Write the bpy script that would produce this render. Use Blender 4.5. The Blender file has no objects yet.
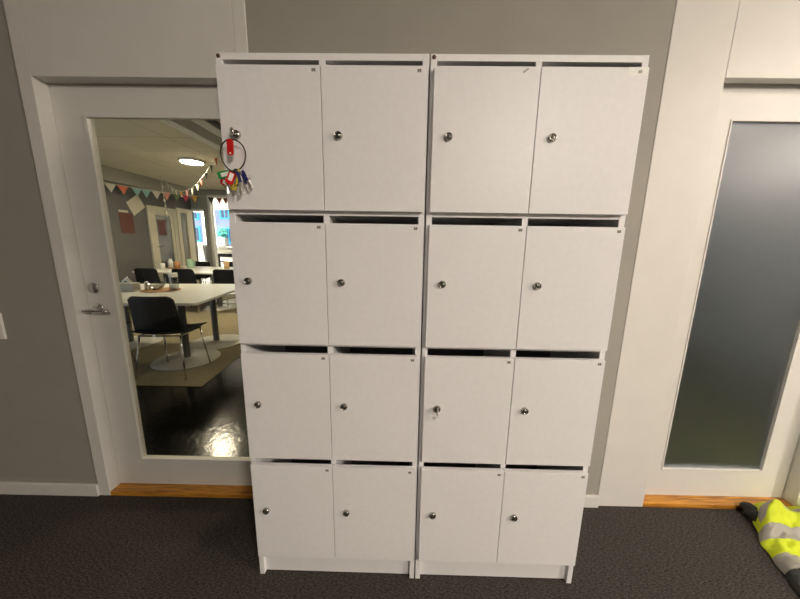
import bpy, bmesh, math, random
from mathutils import Vector, Matrix, noise
random.seed(7)
C = bpy.context.scene.collection
PI = math.pi

# ------------------------------------------------------------------ helpers
def lin(r, g, b):
    f = lambda c: (c/255)/12.92 if c/255 <= .04045 else ((c/255+.055)/1.055)**2.4
    return (f(r), f(g), f(b), 1)

def mat(name, col, rough=.5, metal=0, spec=.5, vary=.0, scale=20, bump=0, bscale=200, coat=0, emit=None, estr=0):
    m = bpy.data.materials.new(name); m.use_nodes = True
    nt = m.node_tree; p = nt.nodes['Principled BSDF']
    p.inputs['Base Color'].default_value = col
    p.inputs['Roughness'].default_value = rough
    p.inputs['Metallic'].default_value = metal
    p.inputs['Specular IOR Level'].default_value = spec
    p.inputs['Coat Weight'].default_value = coat
    tc = nt.nodes.new('ShaderNodeTexCoord')
    if vary:
        n = nt.nodes.new('ShaderNodeTexNoise'); n.inputs['Scale'].default_value = scale; n.inputs['Detail'].default_value = 2.6
        nt.links.new(tc.outputs['Object'], n.inputs['Vector'])
        r = nt.nodes.new('ShaderNodeValToRGB')
        r.color_ramp.elements[0].position = .3; r.color_ramp.elements[1].position = .7
        r.color_ramp.elements[0].color = tuple(max(0, c*(1-vary)) for c in col[:3])+(1,)
        r.color_ramp.elements[1].color = tuple(min(1, c*(1+vary)) for c in col[:3])+(1,)
        nt.links.new(n.outputs['Fac'], r.inputs['Fac']); nt.links.new(r.outputs['Color'], p.inputs['Base Color'])
    if bump:
        n2 = nt.nodes.new('ShaderNodeTexNoise'); n2.inputs['Scale'].default_value = bscale; n2.inputs['Detail'].default_value = 3
        nt.links.new(tc.outputs['Object'], n2.inputs['Vector'])
        b = nt.nodes.new('ShaderNodeBump'); b.inputs['Strength'].default_value = bump; b.inputs['Distance'].default_value = .01
        nt.links.new(n2.outputs['Fac'], b.inputs['Height']); nt.links.new(b.outputs['Normal'], p.inputs['Normal'])
    if emit:
        p.inputs['Emission Color'].default_value = emit; p.inputs['Emission Strength'].default_value = estr
    return m

class MB:
    """collects shapes into one mesh; every face remembers a material slot"""
    def __init__(s): s.b = bmesh.new()
    def _new(s, vs, mi):
        fs = set()
        for v in vs:
            for f in v.link_faces: fs.add(f)
        for f in fs: f.material_index = mi
    def box(s, x0, x1, y0, y1, z0, z1, bev=0, mi=0, M=None):
        vs = bmesh.ops.create_cube(s.b, size=1)['verts']
        for v in vs:
            v.co = Vector(((x0+x1)/2+v.co.x*(x1-x0), (y0+y1)/2+v.co.y*(y1-y0), (z0+z1)/2+v.co.z*(z1-z0)))
        s._new(vs, mi)
        if M is not None: bmesh.ops.transform(s.b, matrix=M, verts=vs)
        if bev:
            es = set(e for v in vs for e in v.link_edges)
            bmesh.ops.bevel(s.b, geom=list(es), offset=bev, segments=2, profile=.6, affect='EDGES', material=-1)
        return s
    def cyl(s, p0, p1, r0, r1=None, n=20, mi=0, cap=True):
        r1 = r0 if r1 is None else r1
        p0 = Vector(p0); p1 = Vector(p1); d = p1-p0
        q = Vector((0,0,1)).rotation_difference(d).to_matrix().to_4x4()
        M = Matrix.Translation((p0+p1)/2) @ q
        vs = bmesh.ops.create_cone(s.b, cap_ends=cap, segments=n, radius1=r0, radius2=r1, depth=d.length, matrix=M)['verts']
        s._new(vs, mi); return s
    def tube(s, pts, r, n=8, mi=0, closed=False):
        pts = [Vector(p) for p in pts]; N = len(pts); rings = []
        up = None
        for i, p in enumerate(pts):
            a = pts[(i-1) % N] if (closed or i > 0) else p
            c = pts[(i+1) % N] if (closed or i < N-1) else p
            t = (c-a).normalized()
            if up is None:
                up = t.orthogonal().normalized()
            up = (up-t*up.dot(t)).normalized(); w = t.cross(up)
            rr = r(i/(N-1)) if callable(r) else r
            rings.append([s.b.verts.new(p+(up*math.cos(2*PI*k/n)+w*math.sin(2*PI*k/n))*rr) for k in range(n)])
        for i in range(N if closed else N-1):
            A = rings[i]; B = rings[(i+1) % N]
            for k in range(n):
                f = s.b.faces.new((A[k], A[(k+1) % n], B[(k+1) % n], B[k])); f.material_index = mi; f.smooth = True
        if not closed:
            for R_, rev in ((rings[0], True), (rings[-1], False)):
                f = s.b.faces.new(R_[::-1] if rev else R_); f.material_index = mi
        return s
    def lathe(s, prof, n=32, M=None, mi=0):
        M = M or Matrix.Identity(4); rings = []
        for r, z in prof:
            rings.append([s.b.verts.new(M @ Vector((r*math.cos(2*PI*k/n), r*math.sin(2*PI*k/n), z))) for k in range(n)] if r > 1e-6 else [s.b.verts.new(M @ Vector((0,0,z)))])
        for A, B in zip(rings, rings[1:]):
            for k in range(n):
                q = [A[k % len(A)], A[(k+1) % len(A)], B[(k+1) % len(B)], B[k % len(B)]]
                u = []
                for v in q:
                    if v not in u: u.append(v)
                if len(u) > 2:
                    f = s.b.faces.new(u); f.material_index = mi; f.smooth = True
        return s
    def prism(s, poly, y0, y1, M=None, mi=0):
        """poly in the x/z plane, pushed along y"""
        M = M or Matrix.Identity(4)
        A = [s.b.verts.new(M @ Vector((x, y0, z))) for x, z in poly]; B = [s.b.verts.new(M @ Vector((x, y1, z))) for x, z in poly]
        n = len(poly)
        for f in [s.b.faces.new(A), s.b.faces.new(B[::-1])]+[s.b.faces.new((A[i], B[i], B[(i+1) % n], A[(i+1) % n])) for i in range(n)]:
            f.material_index = mi
        return s
    def grid(s, fn, nu, nv, mi=0, thick=0):
        V = [[s.b.verts.new(fn(i/nu, j/nv)) for j in range(nv+1)] for i in range(nu+1)]
        fs = []
        for i in range(nu):
            for j in range(nv):
                f = s.b.faces.new((V[i][j], V[i+1][j], V[i+1][j+1], V[i][j+1])); f.smooth = True; f.material_index = mi; fs.append(f)
        if thick:
            bmesh.ops.recalc_face_normals(s.b, faces=fs)
            bmesh.ops.solidify(s.b, geom=fs, thickness=thick)
        return s
    def build(s, name, m, parent=None, loc=None, smooth=False):
        me = bpy.data.meshes.new(name)
        bmesh.ops.recalc_face_normals(s.b, faces=s.b.faces)
        if smooth:
            for f in s.b.faces: f.smooth = True
        s.b.to_mesh(me); s.b.free()
        for k in (m if isinstance(m, (list, tuple)) else [m]): me.materials.append(k)
        o = bpy.data.objects.new(name, me); C.objects.link(o)
        if parent: o.parent = parent
        if loc: o.location = loc
        return o

def tag(o, label, cat, group=None, kind=None):
    o['label'] = label; o['category'] = cat
    if group: o['group'] = group
    if kind: o['kind'] = kind
    return o
def thing(name, label, cat, loc=(0,0,0), rz=0, group=None, kind=None):
    o = bpy.data.objects.new(name, None); o.empty_display_size = .1; C.objects.link(o)
    o.location = loc; o.rotation_euler.z = rz
    return tag(o, label, cat, group, kind)
def struct(name, mb, m, label, cat):
    return tag(mb.build(name, m), label, cat, kind='structure')
def dup(root, loc, rz, label):
    r = root.copy(); C.objects.link(r); r.location = loc; r.rotation_euler.z = rz; r['label'] = label
    def rec(src, dst):
        for ch in list(src.children):
            c = ch.copy(); C.objects.link(c); c.parent = dst; rec(ch, c)
    rec(root, r); return r
def rrect(w, h, r, n=5):
    """rounded rectangle outline centred on 0"""
    out = []
    for cx, cy, a0 in ((w/2-r, h/2-r, 0), (-w/2+r, h/2-r, 90), (-w/2+r, -h/2+r, 180), (w/2-r, -h/2+r, 270)):
        for k in range(n+1):
            a = math.radians(a0+90*k/n); out.append((cx+r*math.cos(a), cy+r*math.sin(a)))
    return out

# ------------------------------------------------------------------ materials
M = {}
M['lam'] = mat('white_laminate', (.86,.85,.855,1), .42, vary=.015, scale=60, bump=.02, bscale=600)
M['white'] = mat('white_paint', (.72,.705,.67,1), .45, vary=.02, scale=8, bump=.03, bscale=300)
M['jamb'] = M['white']
M['grey'] = mat('grey_wall_paint', (.345,.328,.29,1), .8, vary=.03, scale=6, bump=.06, bscale=350)
M['dgrey'] = mat('dark_grey_wall_paint', (.115,.115,.115,1), .75, vary=.06, scale=5)
M['partgrey'] = mat('pillar_grey_paint', (.30,.31,.28,1), .75, vary=.04, scale=5)
M['ceil'] = mat('ceiling_white', (.75,.74,.71,1), .8)
M['board'] = mat('cabinet_back_board', (.20,.19,.18,1), .6)  # board colour darkened so the slots look deep in shade
M['chrome'] = mat('polished_chrome', (.78,.76,.73,1), .16, 1)
M['lockrim'] = mat('lock_rim_metal', (.42,.40,.37,1), .18, 1)
M['lockface'] = mat('lock_face_metal', (.33,.31,.28,1), .28, 1)
M['steel'] = mat('brushed_steel', (.55,.53,.50,1), .35, 1)
M['darkm'] = mat('dark_metal', (.06,.055,.05,1), .35, .8)
M['black'] = mat('black_plastic', (.006,.0065,.008,1), .5, spec=.3)
M['keyhole'] = mat('keyhole_black', (.01,.01,.01,1), .6)
M['tagp'] = mat('number_tag_grey', (.42,.40,.36,1), .6)
M['ink'] = mat('dark_ink', (.14,.13,.115,1), .7)
M['paper'] = mat('white_label_paper', (.95,.95,.90,1), .6)
M['brown'] = mat('brown_cap', (.10,.03,.022,1), .5)
M['red'] = mat('red_plastic', (.62,.012,.012,1), .35)
M['green'] = mat('green_plastic', (.03,.30,.07,1), .35)
M['blue'] = mat('navy_blue_plastic', (.014,.018,.12,1), .35)
M['yellow'] = mat('yellow_plastic', (.68,.55,.03,1), .4)
M['tabletop'] = mat('white_table_laminate', (.80,.79,.72,1), .3, vary=.02, scale=10)
M['polegrey'] = mat('grey_metal_pole', (.16,.16,.165,1), .35, .7)
M['basegrey'] = mat('light_metal_base', (.50,.49,.44,1), .4, .3)
M['cork'] = mat('cork_mat', (.40,.21,.09,1), .8, vary=.25, scale=60)
M['mugg'] = mat('green_mug_glaze', (.32,.48,.35,1), .25)
M['tan'] = mat('tan_cup_card', (.52,.33,.18,1), .6)
M['orange'] = mat('orange_cup', (.52,.24,.10,1), .5)
M['ceramic'] = mat('white_ceramic', (.8,.8,.76,1), .25)
M['box'] = mat('grey_napkin_box', (.42,.40,.35,1), .6)
M['tissue'] = mat('white_napkin', (.85,.84,.80,1), .85)
M['posterred'] = mat('faded_red_poster', (.12,.042,.03,1), .7, vary=.1, scale=12)
M['cream'] = mat('cream_poster', (.55,.52,.42,1), .7, vary=.05, scale=14)
M['facade'] = mat('lavender_facade', (.42,.43,.74,1), .9, vary=.05, scale=3)
M['cyan'] = mat('cyan_frame', (.05,.62,.80,1), .6)
M['wpane'] = mat('dark_window_pane', (.06,.09,.22,1), .15)
M['teal'] = mat('teal_leaf', (.06,.40,.33,1), .6, vary=.3, scale=15)
M['pot'] = mat('grey_planter', (.38,.37,.34,1), .7)
M['strip'] = mat('grey_ceiling_strip', (.27,.26,.22,1), .7)
M['slot'] = mat('black_slot', (.015,.015,.014,1), .7)

# carpet of the hall: dark brown-black loop pile with a diagonal weave
def carpet():
    m = mat('dark_brown_carpet', (.02,.02,.02,1), .95, spec=.1); nt = m.node_tree; p = nt.nodes['Principled BSDF']
    tc = nt.nodes.new('ShaderNodeTexCoord')
    mp = nt.nodes.new('ShaderNodeMapping'); mp.inputs['Scale'].default_value = (1, 2.6, 1); mp.inputs['Rotation'].default_value = (0, 0, .6)
    nt.links.new(tc.outputs['Object'], mp.inputs['Vector'])
    n = nt.nodes.new('ShaderNodeTexNoise'); n.inputs['Scale'].default_value = 85; n.inputs['Detail'].default_value = 4; n.inputs['Roughness'].default_value = .7
    nt.links.new(mp.outputs['Vector'], n.inputs['Vector'])
    r = nt.nodes.new('ShaderNodeValToRGB'); r.color_ramp.elements[0].position = .32; r.color_ramp.elements[1].position = .70
    r.color_ramp.elements[0].color = (.009,.008,.0075,1); r.color_ramp.elements[1].color = (.108,.096,.086,1)
    nt.links.new(n.outputs['Fac'], r.inputs['Fac']); nt.links.new(r.outputs['Color'], p.inputs['Base Color'])
    b = nt.nodes.new('ShaderNodeBump'); b.inputs['Strength'].default_value = .7; b.inputs['Distance'].default_value = .006
    nt.links.new(n.outputs['Fac'], b.inputs['Height']); nt.links.new(b.outputs['Normal'], p.inputs['Normal'])
    return m
M['carpet'] = carpet()

def wood():
    m = mat('oak_threshold', (.4,.2,.07,1), .35); nt = m.node_tree; p = nt.nodes['Principled BSDF']
    tc = nt.nodes.new('ShaderNodeTexCoord'); mp = nt.nodes.new('ShaderNodeMapping'); mp.inputs['Scale'].default_value = (2.2, 26, 26)
    nt.links.new(tc.outputs['Object'], mp.inputs['Vector'])
    n = nt.nodes.new('ShaderNodeTexNoise'); n.inputs['Scale'].default_value = 2.4; n.inputs['Detail'].default_value = 8; n.inputs['Distortion'].default_value = 1.2
    nt.links.new(mp.outputs['Vector'], n.inputs['Vector'])
    r = nt.nodes.new('ShaderNodeValToRGB'); r.color_ramp.elements[0].position = .33; r.color_ramp.elements[1].position = .62
    r.color_ramp.elements[0].color = (.26,.095,.014,1); r.color_ramp.elements[1].color = (.64,.29,.032,1)
    nt.links.new(n.outputs['Fac'], r.inputs['Fac']); nt.links.new(r.outputs['Color'], p.inputs['Base Color'])
    return m
M['wood'] = wood()

def glossfloor():
    m = mat('black_polished_floor', (.004,.004,.003,1), .155, spec=.25); nt = m.node_tree; p = nt.nodes['Principled BSDF']
    tc = nt.nodes.new('ShaderNodeTexCoord')
    n = nt.nodes.new('ShaderNodeTexNoise'); n.inputs['Scale'].default_value = 26; n.inputs['Detail'].default_value = 3
    nt.links.new(tc.outputs['Object'], n.inputs['Vector'])
    b = nt.nodes.new('ShaderNodeBump'); b.inputs['Strength'].default_value = .10; b.inputs['Distance'].default_value = .012
    nt.links.new(n.outputs['Fac'], b.inputs['Height']); nt.links.new(b.outputs['Normal'], p.inputs['Normal'])
    return m
M['gloss'] = glossfloor()

def rugmat():
    m = mat('beige_rug', (.2,.18,.12,1), .95, spec=.1); nt = m.node_tree; p = nt.nodes['Principled BSDF']
    tc = nt.nodes.new('ShaderNodeTexCoord'); mp = nt.nodes.new('ShaderNodeMapping'); mp.inputs['Scale'].default_value = (4, 60, 1); mp.inputs['Rotation'].default_value = (0,0,.9)
    nt.links.new(tc.outputs['Object'], mp.inputs['Vector'])
    n = nt.nodes.new('ShaderNodeTexNoise'); n.inputs['Scale'].default_value = 3; n.inputs['Detail'].default_value = 4
    nt.links.new(mp.outputs['Vector'], n.inputs['Vector'])
    r = nt.nodes.new('ShaderNodeValToRGB')
    r.color_ramp.elements[0].position = .3; r.color_ramp.elements[1].position = .75
    r.color_ramp.elements[0].color = (.21,.175,.11,1); r.color_ramp.elements[1].color = (.33,.285,.19,1)
    nt.links.new(n.outputs['Fac'], r.inputs['Fac']); nt.links.new(r.outputs['Color'], p.inputs['Base Color'])
    return m
M['rug'] = rugmat()

def ceiltiles():
    m = mat('ceiling_tiles', (.6,.58,.5,1), .9); nt = m.node_tree; p = nt.nodes['Principled BSDF']
    tc = nt.nodes.new('ShaderNodeTexCoord')
    br = nt.nodes.new('ShaderNodeTexBrick'); br.offset = 0
    br.inputs['Color1'].default_value = (.60,.55,.42,1); br.inputs['Color2'].default_value = (.63,.58,.44,1); br.inputs['Mortar'].default_value = (.40,.36,.27,1)
    br.inputs['Scale'].default_value = 1; br.inputs['Mortar Size'].default_value = .008; br.inputs['Brick Width'].default_value = 1.2; br.inputs['Row Height'].default_value = .6
    nt.links.new(tc.outputs['Object'], br.inputs['Vector']); nt.links.new(br.outputs['Color'], p.inputs['Base Color'])
    return m
M['tiles'] = ceiltiles()

def clear_glass():
    m = bpy.data.materials.new('clear_glass'); m.use_nodes = True; nt = m.node_tree; nt.nodes.clear()
    o = nt.nodes.new('ShaderNodeOutputMaterial'); mx = nt.nodes.new('ShaderNodeMixShader'); fr = nt.nodes.new('ShaderNodeFresnel'); fr.inputs['IOR'].default_value = 1.5
    t = nt.nodes.new('ShaderNodeBsdfTransparent'); t.inputs['Color'].default_value = (.93,.94,.90,1)
    g = nt.nodes.new('ShaderNodeBsdfGlossy'); g.inputs['Roughness'].default_value = .01
    nt.links.new(fr.outputs[0], mx.inputs[0]); nt.links.new(t.outputs[0], mx.inputs[1]); nt.links.new(g.outputs[0], mx.inputs[2]); nt.links.new(mx.outputs[0], o.inputs[0])
    return m
M['glass'] = clear_glass()
def frosted_glass():
    m = bpy.data.materials.new('frosted_glass'); m.use_nodes = True; nt = m.node_tree; p = nt.nodes['Principled BSDF']
    p.inputs['Base Color'].default_value = (.80,.84,.86,1); p.inputs['Transmission Weight'].default_value = 1
    p.inputs['Roughness'].default_value = .34; p.inputs['IOR'].default_value = 1.35
    return m
M['frost'] = frosted_glass()
M['lens'] = mat('lamp_diffuser', (1,1,1,1), .5, emit=(1,.9,.72,1), estr=30)

# ------------------------------------------------------------------ the setting: hall
WY = .372            # face of the hall wall
struct('floor', MB().box(-3.6,7.6,-6.2,.43,-.06,0), M['carpet'], 'dark brown carpet floor of the hall in front of the lockers', 'floor')
struct('ceiling', MB().box(-3.6,7.6,-6.2,.50,2.7,2.8), M['ceil'], 'white ceiling of the hall', 'ceiling')
struct('wall_left', MB().box(-3.6,-1.035,WY,.50,0,2.7), M['grey'], 'grey painted wall left of the glazed white door', 'wall')
struct('wall_center', MB().box(-.074,1.615,WY,.50,0,2.7), M['grey'], 'grey painted wall behind the white lockers', 'wall')
struct('wall_right', MB().box(3.0,7.6,WY,.50,0,2.7), M['grey'], 'grey wall at the far right of the hall', 'wall')
struct('wall_far_right', MB().box(7.5,7.6,-6.2,WY,0,2.7), M['grey'], 'side wall of the hall on the right', 'wall')
struct('wall_far_left', MB().box(-3.6,-3.5,-6.2,WY,0,2.7), M['grey'], 'side wall of the hall on the left', 'wall')
struct('wall_rear', MB().box(-3.6,7.6,-6.2,-6.1,0,2.7), M['grey'], 'rear wall of the hall behind the viewer', 'wall')
def baseboard(x0, x1):
    return MB().prism([(0,0)], 0, 0) if False else MB().box(x0,x1,.356,WY,0,.066,.003)
struct('baseboard_left', baseboard(-3.5,-1.035), M['white'], 'white baseboard below the left grey wall', 'baseboard')
struct('baseboard_center', baseboard(-.074,1.615), M['white'], 'white baseboard behind the lockers', 'baseboard')
# white surround of the left door: jamb, header reaching up, right jamb with a seam
j = MB()
j.box(-1.035,-.978,.365,.50,0,2.7,.002); j.box(-.978,-.125,.365,.50,2.006,2.7,.002); j.box(-.1235,-.0745,.365,.424,0,2.7,.002)
struct('trim_1', j, M['white'], 'white painted surround of the left door reaching up to the ceiling', 'door frame')
j = MB()
j.box(1.615,1.857,.369,.424,0,2.7,.002)
struct('trim_2', j, M['white'], 'wide white panel between the grey wall and the frosted door', 'wall panel')
j = MB()
j.box(1.8585,2.65,.369,.412,2.029,2.7,.002)
struct('trim_3', j, M['white'], 'white panel above the frosted glass door', 'wall panel')
j = MB()
j.box(1.8,2.65,.4285,.50,1.9755,2.7); j.box(2.6505,2.71,.369,.50,0,2.7,.002); j.box(2.711,3.0,.366,.50,0,2.7,.002); j.box(1.76,1.828,.4245,.50,0,2.7)
struct('trim_4', j, M['white'], 'white frame and jamb around the frosted glass door', 'door frame')
struct('trim_5', MB().box(-.977,-.125,.366,.50,-.01,.022,.002), M['wood'], 'oak threshold board under the left glazed door', 'threshold')
struct('trim_6', MB().box(1.858,2.65,.368,.50,-.01,.022,.002), M['wood'], 'orange oak threshold board under the frosted door', 'threshold')

# ------------------------------------------------------------------ doors
def door_leaf(root, x0, x1, y0, y1, z0, z1, gx0, gx1, gz0, gz1, gm, bead):
    b = MB()
    b.box(x0,gx0,y0,y1,z0,z1); b.box(gx1,x1,y0,y1,z0,z1); b.box(gx0,gx1,y0,y1,z0,gz0); b.box(gx0,gx1,y0,y1,gz1,z1)
    bmesh.ops.remove_doubles(b.b, verts=b.b.verts, dist=.0001)
    b.build('door_leaf', M['white'], root)
    q = MB(); w = bead
    for (a0,a1,c0,c1) in ((gx0,gx0+w,gz0,gz1),(gx1-w,gx1,gz0,gz1),(gx0+w,gx1-w,gz0,gz0+w),(gx0+w,gx1-w,gz1-w,gz1)):
        q.box(a0,a1,y0-(.007 if bead > .01 else .0035),y0+.011,c0,c1,.002)
    q.build('glazing_bead', M['white'], root)
    MB().box(gx0+.001,gx1-.001,y0+.012,y0+.020,gz0+.001,gz1-.001).build('glass_pane', gm, root) if gm is M['frost'] else \
        MB().grid(lambda u, v: Vector((gx0+u*(gx1-gx0), y0+.012, gz0+v*(gz1-gz0))), 1, 1).build('glass_pane', gm, root)
d1 = thing('door_1', 'white door with a tall clear glass pane at the left', 'door', (0,0,0), kind='structure')
door_leaf(d1, -.975,-.078,.425,.465,.024,2.003, -.842,-.19,.170,1.887, M['glass'], .015)
r = MB().lathe([(0,0),(.024,0),(.027,.002),(.027,.006),(.0235,.0085),(0,.0085)], 28, Matrix.Translation((-.934,.425,1.115)) @ Matrix.Rotation(PI/2,4,'X'))
r.build('lock_cover', M['steel'], d1)
h = MB().lathe([(0,0),(.024,0),(.026,.003),(.024,.009),(.012,.012),(0,.012)], 28, Matrix.Translation((-.921,.425,1.014)) @ Matrix.Rotation(PI/2,4,'X'))
h.cyl((-.921,.42,1.014),(-.921,.372,1.014),.0085)
h.tube([(-.955,.374,1.011),(-.935,.372,1.013),(-.915,.371,1.014),(-.88,.371,1.013),(-.848,.374,1.012),(-.838,.380,1.012)], lambda t: .0075 if t > .1 else .006, 10)
h.build('door_handle', M['chrome'], d1)
d2 = thing('door_2', 'white door with a tall frosted glass pane at the right', 'door', (0,0,0), kind='structure')
door_leaf(d2, 1.833,2.645,.425,.465,.024,1.975, 1.968,2.508,.180,1.897, M['frost'], .008)

# light switch at the left edge of the picture
s = thing('light_switch', 'white light switch plate on the left grey wall', 'light switch', (-1.402,WY,.932))
MB().box(-.058,.058,-.011,0,-.066,.066,.004).build('plate', M['white'], s)
MB().box(-.036,.036,-.016,-.010,-.036,.036,.003).build('rocker', M['white'], s)

# ------------------------------------------------------------------ lockers
W_ = .6347; H_ = 1.9; T = .019; DEP = .345
bottoms = [.113, .558, 1.003, 1.449]; tops = [.526, .968, 1.411, 1.858]
def locker(name, label, loc):
    r = thing(name, label, 'locker cabinet', loc, -.0058, 'white locker cabinets against the wall')
    MB().box(0,T,0,DEP,0,H_,.0012).build('side_panel', M['lam'], r)
    MB().box(W_-T,W_,0,DEP,0,H_,.0012).build('side_panel', M['lam'], r)
    MB().box(T,W_-T,.0005,DEP,H_-T,H_-.0003,.001).build('top_panel', M['lam'], r)
    MB().box(T,W_-T,DEP-.008,DEP-.002,.03,H_-T).build('back_panel', M['board'], r)
    for k, z in enumerate((.095,.546,.991,1.436)):
        MB().box(T,W_-T,.0008,DEP-.008,z,z+T,.001).build('shelf', M['lam'], r)
    for z0, z1 in ((.114,.546),(.565,.991),(1.010,1.436),(1.455,H_-T)):
        MB().box(W_/2-T/2,W_/2+T/2,.0003,DEP-.008,z0,z1,.001).build('divider', M['lam'], r)
    MB().box(T,W_-T,.014,.030,.004,.095,.001).build('plinth', M['lam'], r)
    return r
def lock_mesh(turn):
    m = MB()
    X = Matrix.Rotation(PI/2,4,'X')
    m.lathe([(0.0088,0),(.0122,0),(.0125,.002),(.0118,.0075),(.0105,.0095),(.0082,.0098),(.0078,.0078),(0,.0078)], 28, X, 0)
    m.lathe([(0,.0079),(.0072,.0079),(.0072,.0086),(0,.0086)], 20, X, 1)
    m.box(-.0009,.0009,-.0092,-.0080,-.0036,.0036,0,2, Matrix.Rotation(turn,4,'Y'))
    return m
def make_door(r, x0, x1, k, turn, tagkind):
    z0, z1 = bottoms[k], tops[k]
    d = MB().box(x0,x1,-.0205,-.0015,z0,z1,.0014).build('door', M['lam'], r)
    lx = x0+.0485; lz = z0+.2185
    l = lock_mesh(turn).build('lock', [M['lockrim'], M['lockface'], M['keyhole']], d, (lx,-.0205,lz)); l['label'] = 'round chrome cam lock'
    tx = x1-.019; tz = z1-.013
    if tagkind == 'wide':
        t = MB().box(tx-.040,tx+.017,-.0210,-.0204,tz-.009,tz+.013); t.box(tx-.012,tx-.001,-.0213,-.0209,tz-.003,tz+.005,0,1)
        t.build('number_label', [M['paper'], M['tagp']], d)
    elif tagkind == 'slant':
        t = MB().box(tx-.040,tx+.016,-.0210,-.0204,tz-.009,tz+.012)
        t.box(-.009,.009,-.0003,.0003,-.0025,.0025,0,1, Matrix.Translation((tx-.024,-.0211,tz+.002)) @ Matrix.Rotation(-.6,4,'Y'))
        t.build('number_label', [M['lam'], M['tagp']], d)
    else:
        t = MB().box(tx-.006,tx+.006,-.0209,-.0204,tz-.0045,tz+.0045)
        t.box(tx-.0048,tx-.0012,-.0212,-.0208,tz-.0034,tz+.0034,0,1); t.box(tx+.0012,tx+.0048,-.0212,-.0208,tz-.0034,tz+.0034,0,1)
        t.build('number_label', [M['tagp'], M['ink']], d)
    return d
L = locker('locker_cabinet', 'left white eight-door locker cabinet, with the bunch of keys hanging on its top door', (0,0,0))
Rr = locker('locker_cabinet', 'right white eight-door locker cabinet, next to the frosted glass door side', (.640,-.640*.0058,0))
for r, nm in ((L,'l'),(Rr,'r')):
    for k in range(4):
        for c, (x0, x1) in enumerate(((.0095,.3163),(.3184,.6252))):
            kind = 'small'
            if nm == 'r' and k == 3: kind = ('slant','wide')[c]
            make_door(r, x0, x1, k, random.choice((0,0,.5,-.4,1.57)), kind)
for r in (L, Rr):
    c = MB().lathe([(0,0),(.0062,0),(.0066,.001),(.006,.0025),(0,.003)], 6, Matrix.Translation((.0095,0,1.8905)) @ Matrix.Rotation(PI/2,4,'X'))
    c.build('screw_cap', M['brown'], r)['label'] = 'small brown screw cap'

# tiny clear tag ring hanging on the lock of one door (right cabinet, third row)
kt = thing('key_tag', 'small clear tag with a wire ring hanging from the lock low on the right cabinet', 'key tag', (.6965,-.042,.7765))
MB().tube([(.0055*math.cos(2*PI*i/20), 0, -.020+.0055*math.sin(2*PI*i/20)) for i in range(20)], .0008, 6, closed=True).build('ring', M['steel'], kt)
MB().prism(rrect(.009,.012,.003), -.0007, .0007, Matrix.Translation((-.001,.002,-.031))).build('tag', M['paper'], kt)
MB().box(-.0011,.0011,-.003,.012,-.016,.006,.0005).build('key', M['chrome'], kt)

# ------------------------------------------------------------------ ring of keys on the top left door
kr = thing('key_ring', 'large wire ring of keys and coloured tags hanging from the top left locker lock', 'keys', (.0565,-.050,1.6015))
RY = Matrix.Rotation
rg = MB()
rg.tube([(.0370*math.cos(2*PI*i/48), .004*math.sin(4*PI*i/48), 0.0445*math.sin(2*PI*i/48)) for i in range(48)], .0020, 8, closed=True)
rg.build('ring', M['darkm'], kr)
# key sitting in the lock, its bow outwards
k = MB()
k.box(-.0012,.0012,-.010,.020,-.0035,.0035,.0004)
k.lathe([(.0022,-.0015),(.0105,-.0015),(.011,0),(.0105,.0015),(.0022,.0015)], 22, Matrix.Translation((0,-.011,0)) @ RY(.9,4,'Z') @ RY(PI/2,4,'Y'))
o = k.build('key', M['chrome'], kr, (.0010,.0115,.0665)); o['label'] = 'chrome key turned in the lock'
f = MB().prism(rrect(.0185,.046,.0088), -.002, .002, RY(.03,4,'Y')); f.lathe([(0,0),(.0026,0),(.0026,.0004),(0,.0004)], 12, Matrix.Translation((-.0008,-.0021,-.017)) @ RY(PI/2,4,'X'), 1)
o = f.build('key_fob', [M['red'], M['paper']], kr, (-.0035,-.006,.021)); o['label'] = 'long red key fob'
def key_tag(m, label, loc, rot, w=.028, h=.020):
    t = MB().prism(rrect(w,h,.005), -.0022, .0022)
    o = t.build('tag', m, kr, loc); o.rotation_euler = rot; o['label'] = label
    MB().prism(rrect(w*.62,h*.55,.001), -.0028, -.0020, Matrix.Translation((w*.10,0,0))).build('label_insert', M['paper'], o)
    MB().tube([(-w*.42+.004*math.cos(2*PI*i/14), .0, .004*math.sin(2*PI*i/14)) for i in range(14)], .0008, 5, closed=True).build('split_ring', M['steel'], o)
key_tag(M['green'], 'green tag with a white insert', (-.028,-.008,-.056), (.1,-.25,.1), .037, .020)
key_tag(M['red'], 'red tag with a white insert', (-.006,-.013,-.067), (0,-1.15,.15), .036, .021)
key_tag(M['red'], 'red tag hanging behind the green one', (-.031,-.001,-.076), (.2,.35,0), .026, .020)
key_tag(M['green'], 'small green tag at the bottom', (-.032,.004,-.083), (.2,.75,.2), .022, .016)
def key_part(m, label, loc, rot, head, blade, wire=M['steel']):
    q = MB()
    q.lathe([(head*.32,-.001),(head,-.001),(head*1.03,0),(head,.001),(head*.32,.001)], 18, RY(PI/2,4,'X'), 0)
    q.box(-.003,.003,-.0011,.0011,-head-blade,-head*.8,.0003,1)
    for i in range(4):
        q.box(.0025,.0042,-.0010,.0010,-head-blade*(.4+.16*i),-head-blade*(.34+.16*i),0,1)
    o = q.build('key', [m, wire], kr, loc); o.rotation_euler = rot; o['label'] = label
key_part(M['yellow'], 'key with a yellow head', (-.004,-.005,-.092), (.1,.2,.2), .009, .016)
def long_key(loc, rot):
    q = MB(); q.prism(rrect(.0088,.031,.0038), -.002, .002); q.box(-.0028,.0028,-.001,.001,-.036,-.012,.0003,1)
    for i in range(4): q.box(.0024,.004,-.0009,.0009,-.034+.005*i,-.0315+.005*i,0,1)
    o = q.build('key', [M['blue'], M['steel']], kr, loc); o.rotation_euler = rot; o['label'] = 'key with a long navy blue head'
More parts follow.
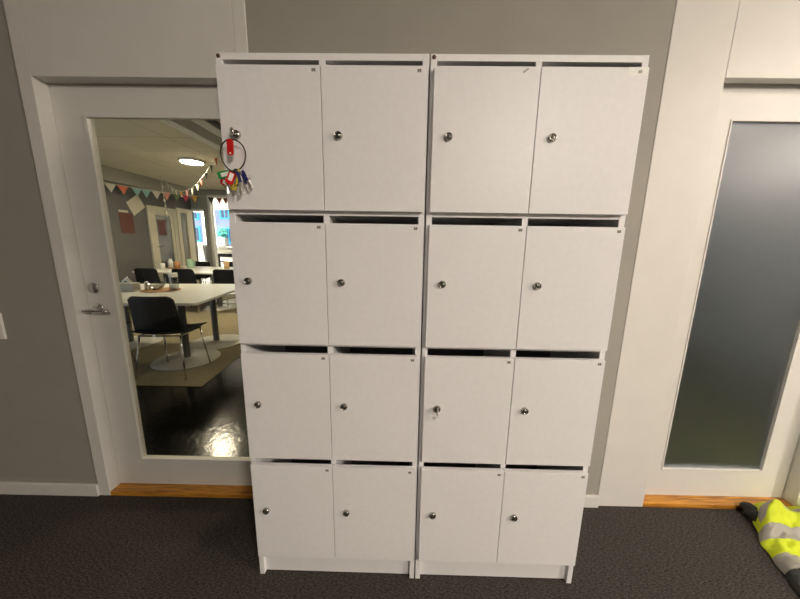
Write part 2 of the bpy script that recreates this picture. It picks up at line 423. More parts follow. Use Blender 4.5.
long_key((.018,-.012,-.062), (.1,-.22,.3)); long_key((.034,-.007,-.058), (0,-.42,.1)); long_key((.027,.000,-.066), (.15,-.32,.5))
key_part(M['darkm'], 'dark brass key', (.010,-.008,-.050), (.1,-.1,.4), .011, .024)
key_part(M['darkm'], 'dark brass key', (-.012,.002,-.052), (0,.3,.8), .011, .022)
key_part(M['steel'], 'plain steel key', (.017,-.009,-.070), (0,-.05,.2), .009, .028)
key_part(M['steel'], 'plain steel key', (.040,-.002,-.062), (.1,-.45,.9), .008, .022)
key_part(M['steel'], 'plain steel key', (.012,-.004,-.080), (0,.12,.3), .010, .024)
key_part(M['darkm'], 'dark brass key', (.001,-.002,-.055), (0,.35,.2), .011, .022)
key_part(M['steel'], 'plain steel key', (-.022,-.004,-.084), (0,.05,.9), .008, .018)
y = MB().tube([(.018,-.009,-.040),(.017,-.012,-.052),(.013,-.013,-.066),(.009,-.012,-.080),(.003,-.010,-.088)], .0026, 8)
y.build('strap', M['yellow'], kr)['label'] = 'yellow key strap'

# ------------------------------------------------------------------ hi-vis jacket on the floor
def vest():
    root = thing('safety_jacket', 'yellow hi-vis jacket with grey reflective bands crumpled on the carpet', 'jacket', (2.40,.20,0))
    my = mat('fluorescent_yellow_cloth', (.56,.655,.012,1), .75, vary=.10, scale=25, bump=.15, bscale=120)
    mg = mat('grey_reflective_band', (.30,.285,.25,1), .5, vary=.05, scale=40)
    mk = mat('black_cloth', (.012,.013,.011,1), .7, bump=.2, bscale=100)
    EDGE = [(.40,2.415),(.345,2.390),(.232,2.298),(.165,2.243),(.095,2.215),(.023,2.186),(-.07,2.150)]   # y, x of the left border
    def edge(y):
        for (y0,x0),(y1,x1) in zip(EDGE, EDGE[1:]):
            if y <= y0 and y >= y1: return x0+(x1-x0)*(y-y0)/(y1-y0)
        return EDGE[0][1] if y > EDGE[0][0] else EDGE[-1][1]
    Y0, Y1, TW = .385, -.07, .75
    def fold(y, t):
        rise = 1-math.exp(-t/.028); r2 = 1-math.exp(-t/.012)
        rear = 1-math.exp(-max(0, Y0-y)/.02)
        h = .006+.022*r2
        yc = .295-.10*t
        h += .105*rise*math.exp(-((y-yc)/.070)**2)*(1-.35*math.exp(-((t-.17)/.06)**2))
        h += .020*rise*math.exp(-((y-.14+.05*math.sin(7*t))/.035)**2)*(.4+.6*math.sin(13*t+.5)**2)
        h += .016*rise*math.exp(-((y-.05+.15*t)/.03)**2)
        h += .034*rise*noise.noise(Vector((y*15+4*t,t*10,1.7)))+.012*rise*noise.noise(Vector((y*40,t*26,4.2)))+.007*rise*math.sin(55*(y+.5*t))*math.exp(-((y-.24)/.09)**2)
        return max(.004, .004+(h-.004)*rear)
    NU, NV = 200, 130
    PL = [(.015,.262),(.035,.290),(.065,.306),(.11,.302),(.17,.286),(.24,.262),(.30,.235)]
    def kind(y, t):
        for (a0,b0),(a1,b1) in zip(PL, PL[1:]):
            u = max(0, min(1, ((t-a0)*(a1-a0)+(y-b0)*(b1-b0))/((a1-a0)**2+(b1-b0)**2)))
            if math.hypot(t-a0-u*(a1-a0), y-b0-u*(b1-b0)) < .0165: return 1 if t > .010 else 0
        v = y+.06*t
        if .180 < v < .226 : return 1
        if .040 < v < .108: return 1
        if v <= .040: return 2
        return 0
    bs = [MB(), MB(), MB()]; pts = []
    for i in range(NU+1):
        row = []
        for jj in range(NV+1):
            y, t = Y0+(Y1-Y0)*i/NU, TW*(jj/NV)**1.5
            row.append(Vector((edge(y)+t+.004*math.sin(y*60)*math.exp(-t/.1)-2.40, y-.20, fold(y,t))))
        pts.append(row)
    vm = [dict(), dict(), dict()]
    for i in range(NU):
        for jj in range(NV):
            k = kind(Y0+(Y1-Y0)*(i+.5)/NU, TW*((jj+.5)/NV)**1.5)
            vv = []
            for a, c in ((i,jj),(i+1,jj),(i+1,jj+1),(i,jj+1)):
                if (a,c) not in vm[k]: vm[k][(a,c)] = bs[k].b.verts.new(pts[a][c])
                vv.append(vm[k][(a,c)])
            f = bs[k].b.faces.new(vv); f.smooth = True
    for k, (nm, mm, lb) in enumerate((('body_cloth',my,None),('reflective_band',mg,'grey reflective tape'),('hem',mk,'black lower hem'))):
        o = bs[k].build(nm, mm, root)
        if lb: o['label'] = lb
        sd = o.modifiers.new('thickness','SOLIDIFY'); sd.thickness = .004; sd.offset = -1
    c = MB()
    def cuff(u, v):
        a = 2*PI*v; b_ = PI*u; d = Vector((math.sin(b_)*math.cos(a), math.sin(b_)*math.sin(a), math.cos(b_)))
        k = 1+.30*noise.noise(d*1.7+Vector((3,1,2)))+.08*math.sin(9*d.y+4*d.z)
        return Vector((-.030+.036*d.x*k, .100+.070*d.y*k, max(.003, .032+.036*d.z*k)))
    c.grid(cuff, 26, 36)
    o = c.build('sleeve_cuff', mk, root); o['label'] = 'black sleeve cuff'
    return root
vest()

# ------------------------------------------------------------------ dining room behind the clear glass
DX0, DX1, DY1, DZ = -4.87, 1.45, 6.9, 2.6
struct('floor_dining', MB().box(-7.2,DX1+.1,.43,9.2,-.06,-.0), M['gloss'], 'black glossy floor of the dining room', 'floor')
struct('ceiling_dining', MB().box(DX0-.1,DX1+.1,.50,DY1+.1,DZ,2.7), M['tiles'], 'beige tiled ceiling of the dining room', 'ceiling')
struct('wall_dining_left', MB().box(DX0-.1,DX0,.50,DY1+.08,0,DZ), M['dgrey'], 'dark grey wall on the left of the dining room', 'wall')
struct('wall_dining_right', MB().box(DX1,DX1+.1,.50,DY1+.1,0,2.7), M['grey'], 'partition between the dining room and the frosted room', 'wall')
b = MB()
b.box(-4.567,-4.43,DY1,DY1+.1,0,DZ); b.box(DX0,-4.567,DY1,DY1+.1,2.13,DZ); b.box(-4.43,-3.55,DY1,DY1+.1,2.475,DZ); b.box(-3.55,DX1,DY1,DY1+.1,0,DZ)
struct('wall_dining_back', b, M['partgrey'], 'grey back wall of the dining room with two tall openings', 'wall')
b = MB(); b.box(-4.43,-4.37,DY1-.02,DY1+.12,0,2.475,.003); b.box(-4.37,-3.55,DY1-.02,DY1+.12,2.42,2.475,.003)
struct('trim_7', b, M['white'], 'cream frame around the right opening of the dining room back wall', 'door frame')
b = MB(); b.box(-4.867,-4.567,DY1-.015,DY1+.12,2.08,2.13,.003)
struct('trim_8', b, M['white'], 'white head frame over the left opening of the dining room back wall', 'door frame')
# ceiling bulkhead strips running away from the hall door
b = MB()
b.box(-2.00,-1.87,.55,6.85,DZ-.03,DZ,.003)
b.box(-1.66,-1.525,.55,6.85,DZ-.03,DZ,.003)
struct('trim_9', b, M['ceil'], 'pale ceiling rails running along the dining room ceiling', 'ceiling rail')
struct('trim_10', MB().box(-1.87,-1.66,.55,6.85,DZ-.022,DZ), M['strip'], 'grey ceiling strip between the pale rails', 'ceiling strip')
struct('trim_11', MB().box(-1.52,-1.45,.55,6.85,DZ-.02,DZ), M['slot'], 'black slot in the dining room ceiling', 'ceiling slot')
# soffit along the left wall
struct('trim_12', MB().box(DX0,DX0+.22,.55,DY1,2.36,DZ,.004), mat('soffit_grey',(.33,.32,.28,1),.8), 'grey soffit along the left dining room wall', 'soffit')

# interior door in the left wall
d3 = thing('door_3', 'white framed glazed door in the dark grey dining room wall', 'door', (DX0,0,0), kind='structure')
b = MB(); b.box(0,.035,5.50,5.62,0,2.06,.003); b.box(0,.035,6.20,6.30,0,2.06,.003); b.box(0,.035,5.62,6.20,1.97,2.06,.003); b.build('door_frame', M['cream'], d3)
b = MB(); b.box(0,.022,5.62,5.70,0,1.97); b.box(0,.022,6.12,6.20,0,1.97); b.box(0,.022,5.70,6.12,0,.2); b.box(0,.022,5.70,6.12,1.88,1.97); b.build('door_leaf', M['cream'], d3)
MB().box(.003,.010,5.70,6.12,.2,1.88).build('glass_pane', mat('dim_glass',(.09,.095,.09,1),.15), d3)
MB().box(.0101,.0115,5.76,5.98,1.44,1.78).build('notice', M['posterred'], d3)
MB().tube([(.02,5.655,1.20),(.065,5.655,1.20),(.065,5.76,1.20)], .009, 8).build('door_handle', M['chrome'], d3)
b = MB(); b.box(0,.03,6.34,6.44,0,2.10,.003); b.box(0,.03,6.66,6.86,0,2.10,.003); b.box(0,.03,6.44,6.66,2.0,2.10,.003)
w1 = thing('window_1', 'narrow cream framed side light beside the dining room door', 'window', (DX0,0,0), kind='structure')
b.build('window_frame', mat('cream_frame',(.66,.60,.45,1),.5), w1)
MB().box(.002,.008,6.44,6.66,0,2.0).build('pane', mat('dim_pane',(.20,.19,.16,1),.2), w1)

# posters on the left wall
p = MB().prism([(-.17,-.13),(.17,-.13),(.17,.13),(-.17,.13)], -.002, .002, Matrix.Rotation(PI/2,4,'Z') @ Matrix.Rotation(math.radians(-32),4,'Y'))
o = p.build('poster', M['cream'], loc=(DX0+.006,5.26,2.03)); o.data.transform(Matrix.Scale(1.1,4,(0,0,1)))
tag(o, 'blank cream poster hung tilted on the dark grey dining room wall', 'poster')
p = thing('wall_poster', 'faded red poster with a pale heading strip on the dining room wall', 'poster', (DX0,0,0))
MB().box(.001,.005,4.86,5.16,1.46,1.85).build('sheet', M['posterred'], p); MB().box(.001,.006,4.86,5.06,1.855,1.90).build('heading_strip', M['cream'], p)

# sun room behind with its windows
SX0, SX1, SY = -7.1, -3.0, 9.0
wm = mat('sunroom_white',(.82,.80,.74,1),.7)
b = MB()
def wall_with_holes(b, x0, x1, y0, y1, z1, holes):
    xs = x0
    for hx0, hx1, hz0, hz1 in holes:
        b.box(xs,hx0,y0,y1,0,z1); b.box(hx0,hx1,y0,y1,0,hz0); b.box(hx0,hx1,y0,y1,hz1,z1); xs = hx1
    b.box(xs,x1,y0,y1,0,z1)
holes = [(-6.38,-5.98,1.24,2.28),(-5.62,-4.95,1.16,2.36),(-4.6,-3.5,1.16,2.36)]  # last opening is added out of view to let in more daylight
wall_with_holes(b, SX0, SX1, SY, SY+.15, 2.7, holes)
struct('wall_sunroom_back', b, wm, 'white window wall of the bright room behind', 'wall')
struct('wall_sunroom_left', MB().box(SX0-.1,SX0,DY1+.1,SY+.15,0,2.7), wm, 'white left wall of the bright room behind', 'wall')
struct('wall_sunroom_right', MB().box(SX1,SX1+.1,DY1+.1,SY+.15,0,2.7), wm, 'white right wall of the bright room behind', 'wall')
struct('wall_sunroom_front', MB().box(SX0,DX0-.1,DY1,DY1+.1,0,2.7), wm, 'white front wall of the bright room behind', 'wall')
struct('ceiling_sunroom', MB().box(SX0-.1,SX1+.1,DY1+.1,SY+.15,2.7,2.8), wm, 'white ceiling of the bright room behind', 'ceiling')
for i, (x0,x1,z0,z1) in enumerate(holes):
    w = thing('window_%d' % (i+2), ('narrow white framed window seen through the left opening','white framed window with the potted plant on its sill','unseen wide window added at the right to bring daylight into the bright room')[i], 'window', ((x0+x1)/2,SY,z0), kind='structure')
    b = MB(); hw = (x1-x0)/2; hh = z1-z0; e = .035
    b.box(-hw,-hw+e,.02,.08,0,hh); b.box(hw-e,hw,.02,.08,0,hh); b.box(-hw+e,hw-e,.02,.08,0,e); b.box(-hw+e,hw-e,.02,.08,hh-e,hh); b.build('window_frame', M['white'], w)
    MB().grid(lambda u, v: Vector((-hw+e+u*2*(hw-e), .05, e+v*(hh-2*e))), 1, 1).build('pane', M['glass'], w)
    MB().box(-hw-.05,hw+.05,-.22,.0,-.035,-.001,.004).build('window_sill', M['white'], w)

# outside: the building across, with its windows
fb = thing('apartment_building', 'pale lavender building with cyan windows seen through the far windows', 'building', (-10,16,-3))
MB().box(-9,9,0,6,0,14).build('facade', M['facade'], fb)
def fwin(x, z, w, h):
    b = MB(); b.box(x-w/2,x+w/2,-.06,.0,z,z+h); o = b.build('window', M['cyan'], fb)
    b = MB(); b.box(x-w/2+.09,x-.03,-.075,-.055,z+.09,z+h-.09); b.box(x+.03,x+w/2-.09,-.075,-.055,z+.09,z+h-.09); b.build('pane', M['wpane'], o)
for x, z, w, h in ((-1.0,4.25,.52,.85),(-.98,5.45,.50,.70),(.72,5.5,.55,.75),(.85,4.2,.55,.85),(2.4,4.2,.55,.85),(2.4,5.5,.55,.75),(-2.6,4.25,.52,.85),(-2.6,5.5,.52,.7)):
    fwin(x, z, w, h)
struct('ground', MB().box(-30,20,9.2,40,-3.1,-3.0), mat('outside_ground',(.25,.25,.24,1),.9), 'paved yard outside the far windows', 'ground')

# plant on the sill
pl = thing('potted_plant', 'bushy teal plant in a grey square planter on the far window sill', 'plant', (-5.30,8.86,1.16))
MB().box(-.13,.13,-.10,.10,0,.28,.006).build('planter', M['pot'], pl)
b = MB(); 
for i in range(240):
    a = random.uniform(0,2*PI); u = random.uniform(-1,1); rr = random.uniform(.45,1)
    c0 = Vector((.20*rr*math.cos(a)*math.sqrt(1-u*u), .11*rr*math.sin(a)*math.sqrt(1-u*u), .44+.17*u*rr))
    d = Vector((random.gauss(0,1),random.gauss(0,1),random.gauss(0,.7))).normalized(); q = d.orthogonal().normalized()
    vs = [b.b.verts.new(c0+v) for v in (d*.035, q*.014, -d*.035, -q*.014)]
    b.b.faces.new(vs)
for i in range(14):
    a = i*2*PI/14; b.tube([(0,0,.26),(.06*math.cos(a),.04*math.sin(a),.36),(.13*math.cos(a),.08*math.sin(a),.5)], .004, 5)
b.build('foliage', M['teal'], pl)

# ------------------------------------------------------------------ furniture
def chair(label, loc, rz, seat_h=.455, back_top=.825, name='dining_chair', group='black dining chairs around the tables'):
    r = thing(name, label, 'chair', loc, rz, group)
    sh = seat_h
    def seat(u, v):
        x = (u-.5)*.45; y = -.20+v*.42
        return Vector((x, y, sh+.020*(2*abs(u-.5))**2.2-.018*math.sin(PI*v)-.012*max(0,(v-.8)/.2)**2+ (.02*max(0,(.12-v)/.12)**2)))
    MB().grid(seat, 14, 14, thick=.012).build('seat', M['black'], r)
    def back(u, v):
        a = 2*(u-.5); wv = .222-.02*v-.035*max(0,(v-.85)/.15)**2*0
        x = a*wv; z = sh+.02+v*(back_top-sh-.02)
        rnd = .035*max(0,(abs(a)-.72)/.28)**2
        if v > .5: z -= rnd*(v-.5)*2
        return Vector((x, -.205-.055*v+.035*a*a, z))
    MB().grid(back, 16, 12, thick=.012).build('backrest', M['black'], r)
    f = MB(); zz = sh-.028
    f.tube([(-.19,.15,zz),(-.19,-.17,zz),(.19,-.17,zz),(.19,.15,zz)], .009, 8, closed=True); f.build('seat_frame', M['chrome'], r)
    for sx in (-1,1):
        MB().tube([(sx*.19,.15,zz),(sx*.205,.17,zz*.5),(sx*.225,.20,.0)], .0085, 8).build('leg', M['chrome'], r)
        MB().tube([(sx*.19,-.17,zz),(sx*.21,-.20,zz*.5),(sx*.235,-.235,.0)], .0085, 8).build('leg', M['chrome'], r)
    return r
def table(label, cx, cy, w, d, rz, poles, py=0):
    r = thing('dining_table', label, 'table', (cx,cy,0), rz, 'white pedestal tables in the dining room')
    t = MB(); P = rrect(w, d, .03)
    t.prism(P, 0, .024, Matrix.Rotation(PI/2,4,'X') @ Matrix.Identity(4))
    o = t.build('tabletop', M['tabletop'], r); o.location = (0,0,.716)
    # prism ran along y; turned so the slab lies flat with its top at .74
    for px in poles:
        MB().cyl((px,py,.02),(px,py,.716),.036,.036,20).build('pole', M['polegrey'], r)
        MB().lathe([(0,.004),(.325,.004),(.33,.008),(.325,.014),(.20,.020),(.06,.026),(.045,.034),(0,.034)], 40, Matrix.Translation((px,py,0))).build('base', M['basegrey'], r)
        MB().box(px-.2,px+.2,-d*.36,d*.36,.70,.7155).build('support_plate', M['polegrey'], r)
    return r
RZ = math.radians(6)
def tp(lx, ly):  # point given from the right front corner of the front table
    return (-1.435+lx*math.cos(RZ)-ly*math.sin(RZ), 1.83+lx*math.sin(RZ)+ly*math.cos(RZ))
rug = tag(MB().box(-4.3,-1.30,1.585,7.4-.9,0,.008,.002).build('area_rug', M['rug']), 'beige area rug under the white tables on the glossy black floor', 'rug')
for v in rug.data.vertices:   # the rug lies slightly askew
    v.co.x -= (v.co.y-1.585)*.07
FZ = .008
c = tp(-.90,.35); table('nearest white table behind the glass door, with the grey napkin box on it', c[0], c[1], 1.8, .695, RZ, (.50,-.50), .08).location.z = FZ
c = tp(-.90,1.05); table('second white table, pushed against the far long edge of the nearest one', c[0], c[1], 1.8, .695, RZ, (.53,-.53), -.02).location.z = FZ
table('white table in the back row with the green mug on it', -3.62, 5.62, 1.85, .69, -.01, (.5,-.5)).location.z = FZ
table('white table in the back row, on the side nearer to the glass door', -3.62, 4.92, 1.85, .69, -.01, (.5,-.5)).location.z = FZ
CZ = .012
ch = chair('black shell chair nearest to the glass door, its back to the hall', (-1.770,1.91,CZ), math.radians(4))
dup(ch, (-2.56,1.86,CZ), math.radians(8), 'black chair at the left edge of the glass, next to the nearest chair')
dup(ch, (-1.30,2.85,CZ), math.radians(96), 'black chair at the right end of the nearest tables, half hidden by the lockers')
dup(ch, (-4.12,4.62,CZ), math.radians(2), 'leftmost of the three black chairs between the table rows')
dup(ch, (-3.43,4.62,CZ), math.radians(-1), 'middle of the three black chairs between the table rows')
dup(ch, (-2.68,4.62,CZ), math.radians(1), 'rightmost of the three black chairs between the table rows')
dup(ch, (-4.38,6.14,CZ), math.radians(180), 'black chair on the far side of the back table, below the narrow window')
dup(ch, (-3.55,6.14,CZ), math.radians(178), 'black chair on the far side of the back table, below the wide opening')
bc = chair('left black bar chair in the bright room behind the left opening', (-5.62,7.70,0), .3, .72, 1.20, 'bar_chair', 'black bar chairs in the bright room')
dup(bc, (-5.28,8.35,0), -.2, 'right black bar chair in the bright room behind the left opening')
bt = thing('bar_counter', 'long black bar table in the bright room under the window with the plant', 'table', (-4.40,7.7,0))
MB().box(-.55,.75,-.22,.22,.89,.99,.01).build('counter_top', M['black'], bt)
for x in (-.45,.65): MB().box(x-.03,x+.03,-.15,.15,0,.89).build('leg', M['black'], bt)

# things on the tables
TT = .74+FZ
def on(lx, ly): q = tp(lx, ly); return (q[0], q[1], TT)
o = tag(MB().lathe([(0,0),(.19,0),(.195,.003),(.19,.006),(0,.006)], 36).build('place_mat', M['cork'], loc=(-2.36,2.56,TT)), 'round cork mat under the glass dish on the nearest tables', 'place mat')
o.scale = (1.05,1,1)
nb = thing('napkin_box', 'grey napkin box with a white napkin sticking out on the nearest table', 'napkin box', (-2.675,2.47,TT), RZ)
MB().box(-.10,.10,-.055,.055,0,.095,.006).build('box', M['box'], nb)
MB().grid(lambda u, v: Vector(((u-.55)*.09+.012*math.sin(9*v), (v-.5)*.03+.01*math.sin(7*u),   .092+.085*(1-abs(u-.45)*1.6)*(.5+.5*v))), 8, 6, thick=.002).build('napkin', M['tissue'], nb)
sh_ = thing('salt_shaker', 'small white shaker standing beside the grey napkin box', 'shaker', (-2.53,2.56,TT))
MB().lathe([(0,0),(.022,0),(.024,.03),(.019,.075),(0,.078)], 18).build('body', M['ceramic'], sh_); MB().lathe([(.0,.0755),(.020,.0755),(.021,.09),(.013,.105),(0,.106)], 18).build('cap', M['chrome'], sh_)
def drinking_glass_mat():
    m = bpy.data.materials.new('thin_glass'); m.use_nodes = True; nt = m.node_tree; nt.nodes.clear()
    o = nt.nodes.new('ShaderNodeOutputMaterial'); mx = nt.nodes.new('ShaderNodeMixShader'); lw = nt.nodes.new('ShaderNodeLayerWeight'); lw.inputs['Blend'].default_value = .35
    t = nt.nodes.new('ShaderNodeBsdfTransparent'); t.inputs['Color'].default_value = (.85,.87,.84,1); g = nt.nodes.new('ShaderNodeBsdfGlossy'); g.inputs['Roughness'].default_value = .05
    nt.links.new(lw.outputs['Facing'], mx.inputs[0]); nt.links.new(t.outputs[0], mx.inputs[1]); nt.links.new(g.outputs[0], mx.inputs[2]); nt.links.new(mx.outputs[0], o.inputs[0]); return m
M['tglass'] = drinking_glass_mat()
gd = thing('glass_dish', 'wide clear glass dish on the cork mat of the nearest tables', 'dish', (-2.43,2.57,TT+.006))
MB().lathe([(0,.004),(.05,.004),(.085,.03),(.10,.07),(.097,.07),(.080,.030),(.048,.008),(0,.008)], 30).build('bowl', M['tglass'], gd)
MB().lathe([(0,0),(.026,0),(.026,.028),(0,.028)], 16, Matrix.Translation((.005,0,.009))).build('candle', M['ceramic'], gd)
gj = thing('storage_jar', 'tall clear jar with a white lid on the cork mat of the nearest tables', 'jar', (-2.225,2.60,TT+.006))
MB().lathe([(0,0),(.045,0),(.048,.02),(.048,.13),(.042,.15)], 24).build('glass_body', M['tglass'], gj); MB().lathe([(0,.1505),(.045,.1505),(.048,.155),(.048,.195),(.045,.20),(0,.20)], 24).build('lid', M['ceramic'], gj)
MB().lathe([(0,.004),(.040,.004),(.041,.055),(0,.06)], 20).build('contents', M['ceramic'], gj)
mg_ = thing('mug', 'pale green mug on the back row of tables', 'mug', (-4.06,5.50,TT))
MB().lathe([(0,0),(.062,0),(.065,.01),(.065,.19),(.060,.19),(.058,.015),(0,.012)], 24).build('body', M['mugg'], mg_)
MB().tube([(.062,0,.15),(.10,0,.14),(.105,0,.09),(.09,0,.05),(.062,0,.045)], .009, 8).build('handle', M['mugg'], mg_)
tag(MB().lathe([(0,0),(.048,0),(.060,.15),(.055,.15),(.046,.01),(0,.01)], 24).build('paper_cup', M['tan'], loc=(-3.27,5.50,TT)), 'tan paper cup on the back table near the lockers', 'cup')
tag(MB().lathe([(0,0),(.15,0),(.155,.003),(.15,.007),(0,.007)], 30).build('place_mat', M['cork'], loc=(-4.33,5.42,TT)), 'round cork mat beside the green mug on the back table', 'place mat')
tag(MB().lathe([(0,0),(.050,0),(.058,.13),(.054,.13),(.046,.01),(0,.01)], 24).build('paper_cup', M['orange'], loc=(-4.29,5.42,TT+.007)), 'orange-brown cup standing on the cork mat of the back table', 'cup')
tag(MB().lathe([(0,0),(.045,0),(.048,.14),(.030,.16),(.030,.19),(0,.19)], 24).build('jar', M['ceramic'], loc=(-4.53,5.55,TT)), 'white jar behind the cork mat on the back table', 'jar')
tag(MB().lathe([(0,0),(.045,0),(.048,.10),(.040,.12),(0,.12)], 24).build('jar', M['ceramic'], loc=(-4.45,5.22,TT)), 'short white jar at the left end of the back table', 'jar')

# ------------------------------------------------------------------ garlands
fl_cols = {'white':(.55,.53,.45,1),'coral':(.60,.16,.09,1),'teal':(.20,.38,.36,1),'pink':(.62,.28,.22,1),'green':(.14,.18,.08,1),'magenta':(.45,.05,.10,1),'ochre':(.55,.32,.07,1),'black':(.02,.02,.025,1),'brick':(.22,.05,.04,1)}
FM = {k: mat('pennant_'+k, v, .8) for k, v in fl_cols.items()}
def flag(par, p, d, w, h, m):
    d = Vector((d[0],d[1],0)).normalized(); p = Vector(p); n = Vector((-d.y,d.x,0))*.0015
    b = MB(); q = [p-d*w/2, p+d*w/2, p-Vector((0,0,h))]
    A = [b.b.verts.new(v+n) for v in q]; B = [b.b.verts.new(v-n) for v in q]
    b.b.faces.new(A); b.b.faces.new(B[::-1])
    for i in range(3): b.b.faces.new((A[i],B[i],B[(i+1)%3],A[(i+1)%3]))
    b.build('pennant', m, par)
g1 = thing('bunting', 'long bunting of coloured pennants strung straight across the far wall', 'bunting', (0,0,0))
A = Vector((-4.86,4.45,2.345)); B = Vector((-3.90,6.87,2.40))
def gp(t): return A+(B-A)*t-Vector((0,0,.05*4*t*(1-t)))
MB().tube([gp(i/30) for i in range(31)], .006, 6).build('string', FM['white'], g1)
for t, cn, w_ in ((.092,'white',.17),(.165,'coral',.17),(.248,'teal',.16),(.308,'teal',.17),(.379,'white',.17),(.452,'pink',.16),(.527,'green',.15),(.602,'magenta',.15),(.678,'ochre',.15),(.83,'black',.16),(.912,'brick',.15),(.979,'brick',.14)):
    flag(g1, gp(t), B-A, w_, .155, FM[cn])
g2 = thing('bunting', 'thin sagging bunting hung from the ceiling near the round lamp', 'bunting', (0,0,0))
pts = [(-4.613,5.818,2.59),(-4.496,5.713,2.521),(-4.267,5.509,2.417),(-4.044,5.31,2.338),(-3.773,5.068,2.274),(-3.458,4.787,2.25),(-3.209,4.565,2.259),(-2.973,4.355,2.291),(-2.79,4.192,2.342),(-2.578,4.003,2.397),(-2.377,3.824,2.475),(-2.194,3.661,2.535),(-1.95,3.45,2.59)]
MB().tube(pts, .007, 6).build('string', FM['white'], g2)
for i, cn in ((1,'white'),(2,'white'),(3,'white'),(4,'ochre'),(5,'pink'),(6,'white'),(7,'white'),(8,'brick'),(9,'black'),(10,'green'),(11,'coral')):
    d = Vector(pts[i+1])-Vector(pts[i-1]); flag(g2, Vector(pts[i]), Matrix.Rotation(.7,3,'Z') @ d, .05, .11, FM[cn])
hs = thing('hanging_ornament', 'dangling white paper strand hanging from the ceiling left of the sagging bunting', 'ornament', (-4.24,5.2,DZ))
MB().tube([(0,0,0),(.0,0,-.2),(.02,0,-.45),(.03,0,-.78)], .005, 6).build('thread', FM['white'], hs)
for z, s_ in ((-.22,.030),(-.34,.022),(-.48,.034),(-.60,.026),(-.74,.045)):
    MB().lathe([(0,-s_*1.6),(s_*.7,0),(0,s_*1.6)], 6, Matrix.Translation((.012+.02*(-z),0,z))).build('paper_drop', FM['white'], hs)

# ------------------------------------------------------------------ lamps
def round_lamp(label, x, y, z, r, strength, col=(1,.88,.66,1)):
    t = thing('ceiling_lamp', label, 'lamp', (x,y,z), 0, 'ceiling lamps')
    MB().lathe([(0,-.0005),(r+.02,-.0005),(r+.02,-.03),(r,-.035),(r,-.02),(0,-.02)], 36).build('housing', M['white'], t)
    m = mat('lamp_glow', (1,1,1,1), .5, emit=col, estr=strength)
    MB().lathe([(0,-.040),(r*.98,-.038),(r*.98,-.021),(0,-.021)], 36).build('diffuser', m, t)
def added_panel(label, x, y, z, w, d, strength, col):
    t = thing('added_panel_lamp', label, 'lamp', (x,y,z))
    b = MB(); e = .03
    b.box(-w/2-e,w/2+e,-d/2-e,-d/2,-.05,-.001); b.box(-w/2-e,w/2+e,d/2,d/2+e,-.05,-.001); b.box(-w/2-e,-w/2,-d/2,d/2,-.05,-.001); b.box(w/2,w/2+e,-d/2,d/2,-.05,-.001)
    b.build('housing', M['white'], t)
    m = mat('panel_glow', (1,1,1,1), .5, emit=col, estr=strength)
    MB().box(-w/2,w/2,-d/2,d/2,-.045,-.02).build('diffuser', m, t)
round_lamp('round glowing lamp on the dining room ceiling seen through the glass door', -2.83, 4.07, DZ, .158, 240, (1,.86,.62,1))
round_lamp('unseen round lamp added in the hidden right half of the dining room to brighten it', -1.2, 5.9, DZ, .19, 170, (1,.84,.58,1))  # added out of view to lift the light in the dining room
round_lamp('unseen round lamp added behind the lockers to brighten the dining room', .6, 2.2, DZ, .19, 70, (1,.84,.58,1))  # second added lamp, hidden by the lockers, fills the near dining room
def dome_lamp(label, x, y, z, r, h, strength, col):
    t = thing('ceiling_dome_lamp', label, 'lamp', (x,y,z), 0, 'dome lamps of the hall')
    MB().lathe([(0,-.0005),(r+.02,-.0005),(r+.02,-.025),(r,-.030),(0,-.030)], 40).build('housing', M['white'], t)
    m = mat('dome_glow', (1,1,1,1), .5, emit=col, estr=strength)
    MB().lathe([(0,-.031)]+[(r*.97*math.cos(a*PI/20), -.031-h*math.sin(a*PI/20)) for a in range(10)]+[(0,-.031-h)], 40).build('diffuser', m, t)
dome_lamp('round dome lamp farthest to the right in the hall', 6.0, -2.6, 2.7, .30, .16, 275, (1,.885,.765,1))
dome_lamp('round dome lamp on the hall ceiling behind the viewer', 2.0, -3.0, 2.7, .30, .16, 112, (1,.885,.765,1))
dome_lamp('round dome lamp on the hall ceiling in front of the frosted door', 3.4, -1.0, 2.7, .30, .16, 40, (1,.86,.70,1))
added_panel('unseen square lamp added to brighten the room behind', -6.3, 8.0, 2.7, .9, .9, 150, (1,.95,.85,1))  # added out of view so the white walls back there look bright

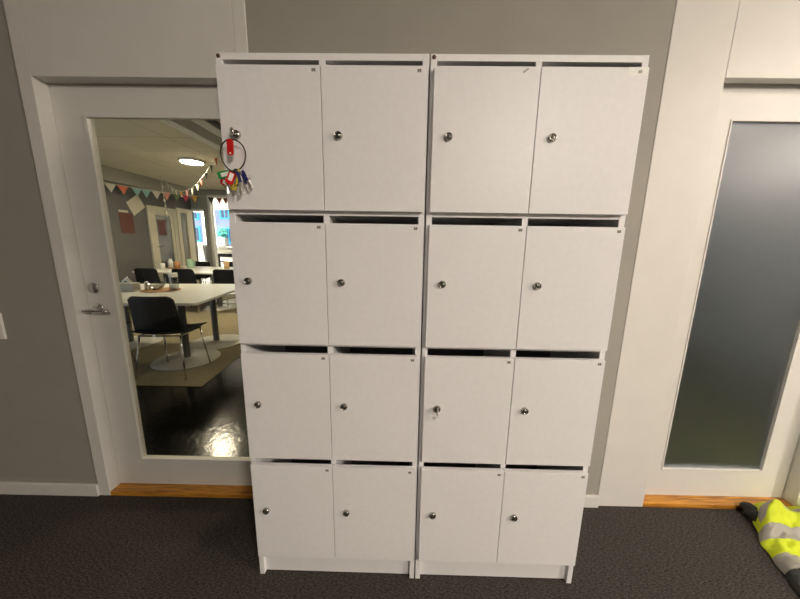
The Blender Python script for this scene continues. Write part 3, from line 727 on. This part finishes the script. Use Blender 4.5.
# room behind the frosted door
M['sidewall'] = mat('side_room_wall', (.31,.34,.37,1), .7, vary=.04, scale=4)
struct('floor_side_room', MB().box(1.55,4.6,.43,4.1,-.06,0), mat('side_room_floor',(.07,.075,.030,1),.6), 'dark floor of the room behind the frosted door', 'floor')
struct('ceiling_side_room', MB().box(1.55,4.6,.50,4.1,2.7,2.8), M['ceil'], 'white ceiling of the room behind the frosted door', 'ceiling')
struct('wall_side_room_back', MB().box(1.55,4.6,4.0,4.1,0,2.7), M['sidewall'], 'back wall of the room behind the frosted door', 'wall')
struct('wall_side_room_right', MB().box(4.5,4.6,.50,4.0,0,2.7), M['sidewall'], 'right wall of the room behind the frosted door', 'wall')
pn = thing('added_pendant_lamp', 'globe lamp added behind the frosted door to brighten its glass', 'lamp', (2.45,1.7,2.7))  # added to light the ceiling and so the top of the frosted pane
MB().lathe([(0,-.0005),(.05,-.0005),(.05,-.03),(0,-.03)], 20).build('ceiling_rose', M['white'], pn)
MB().cyl((0,0,-.03),(0,0,-.30),.004).build('cord', M['black'], pn)
MB().lathe([(.12*math.sin(PI*k/16), -.42+.12*math.cos(PI*k/16)) for k in range(17)], 28).build('globe', mat('globe_glow',(1,1,1,1),.5,emit=(1,.95,.88,1),estr=62), pn)
# sun and sky outside the far windows
w = bpy.data.worlds.new('sky'); bpy.context.scene.world = w; w.use_nodes = True
bg = w.node_tree.nodes['Background']; bg.inputs['Color'].default_value = (.72,.86,1,1); bg.inputs['Strength'].default_value = 2.6

# ------------------------------------------------------------------ camera
cam = bpy.data.cameras.new('camera'); co = bpy.data.objects.new('camera', cam); C.objects.link(co)
cam.sensor_fit = 'HORIZONTAL'; cam.sensor_width = 36; cam.lens = 300/800*36; cam.clip_start = .02; cam.clip_end = 200
Rm = [[0.9998208, 0.0170044, -0.0083215], [0.0113177, -0.1845169, 0.9827642], [0.0151758, -0.9826822, -0.1846763]]
Mx = Matrix(((Rm[0][0],-Rm[0][1],-Rm[0][2],0.568389),(Rm[1][0],-Rm[1][1],-Rm[1][2],-1.002938),(Rm[2][0],-Rm[2][1],-Rm[2][2],1.351963),(0,0,0,1)))
co.matrix_world = Mx
bpy.context.scene.camera = co
vs = bpy.context.scene.view_settings
vs.view_transform = 'Standard'; vs.look = 'None'; vs.gamma = 1; vs.use_curve_mapping = False; vs.exposure = 0
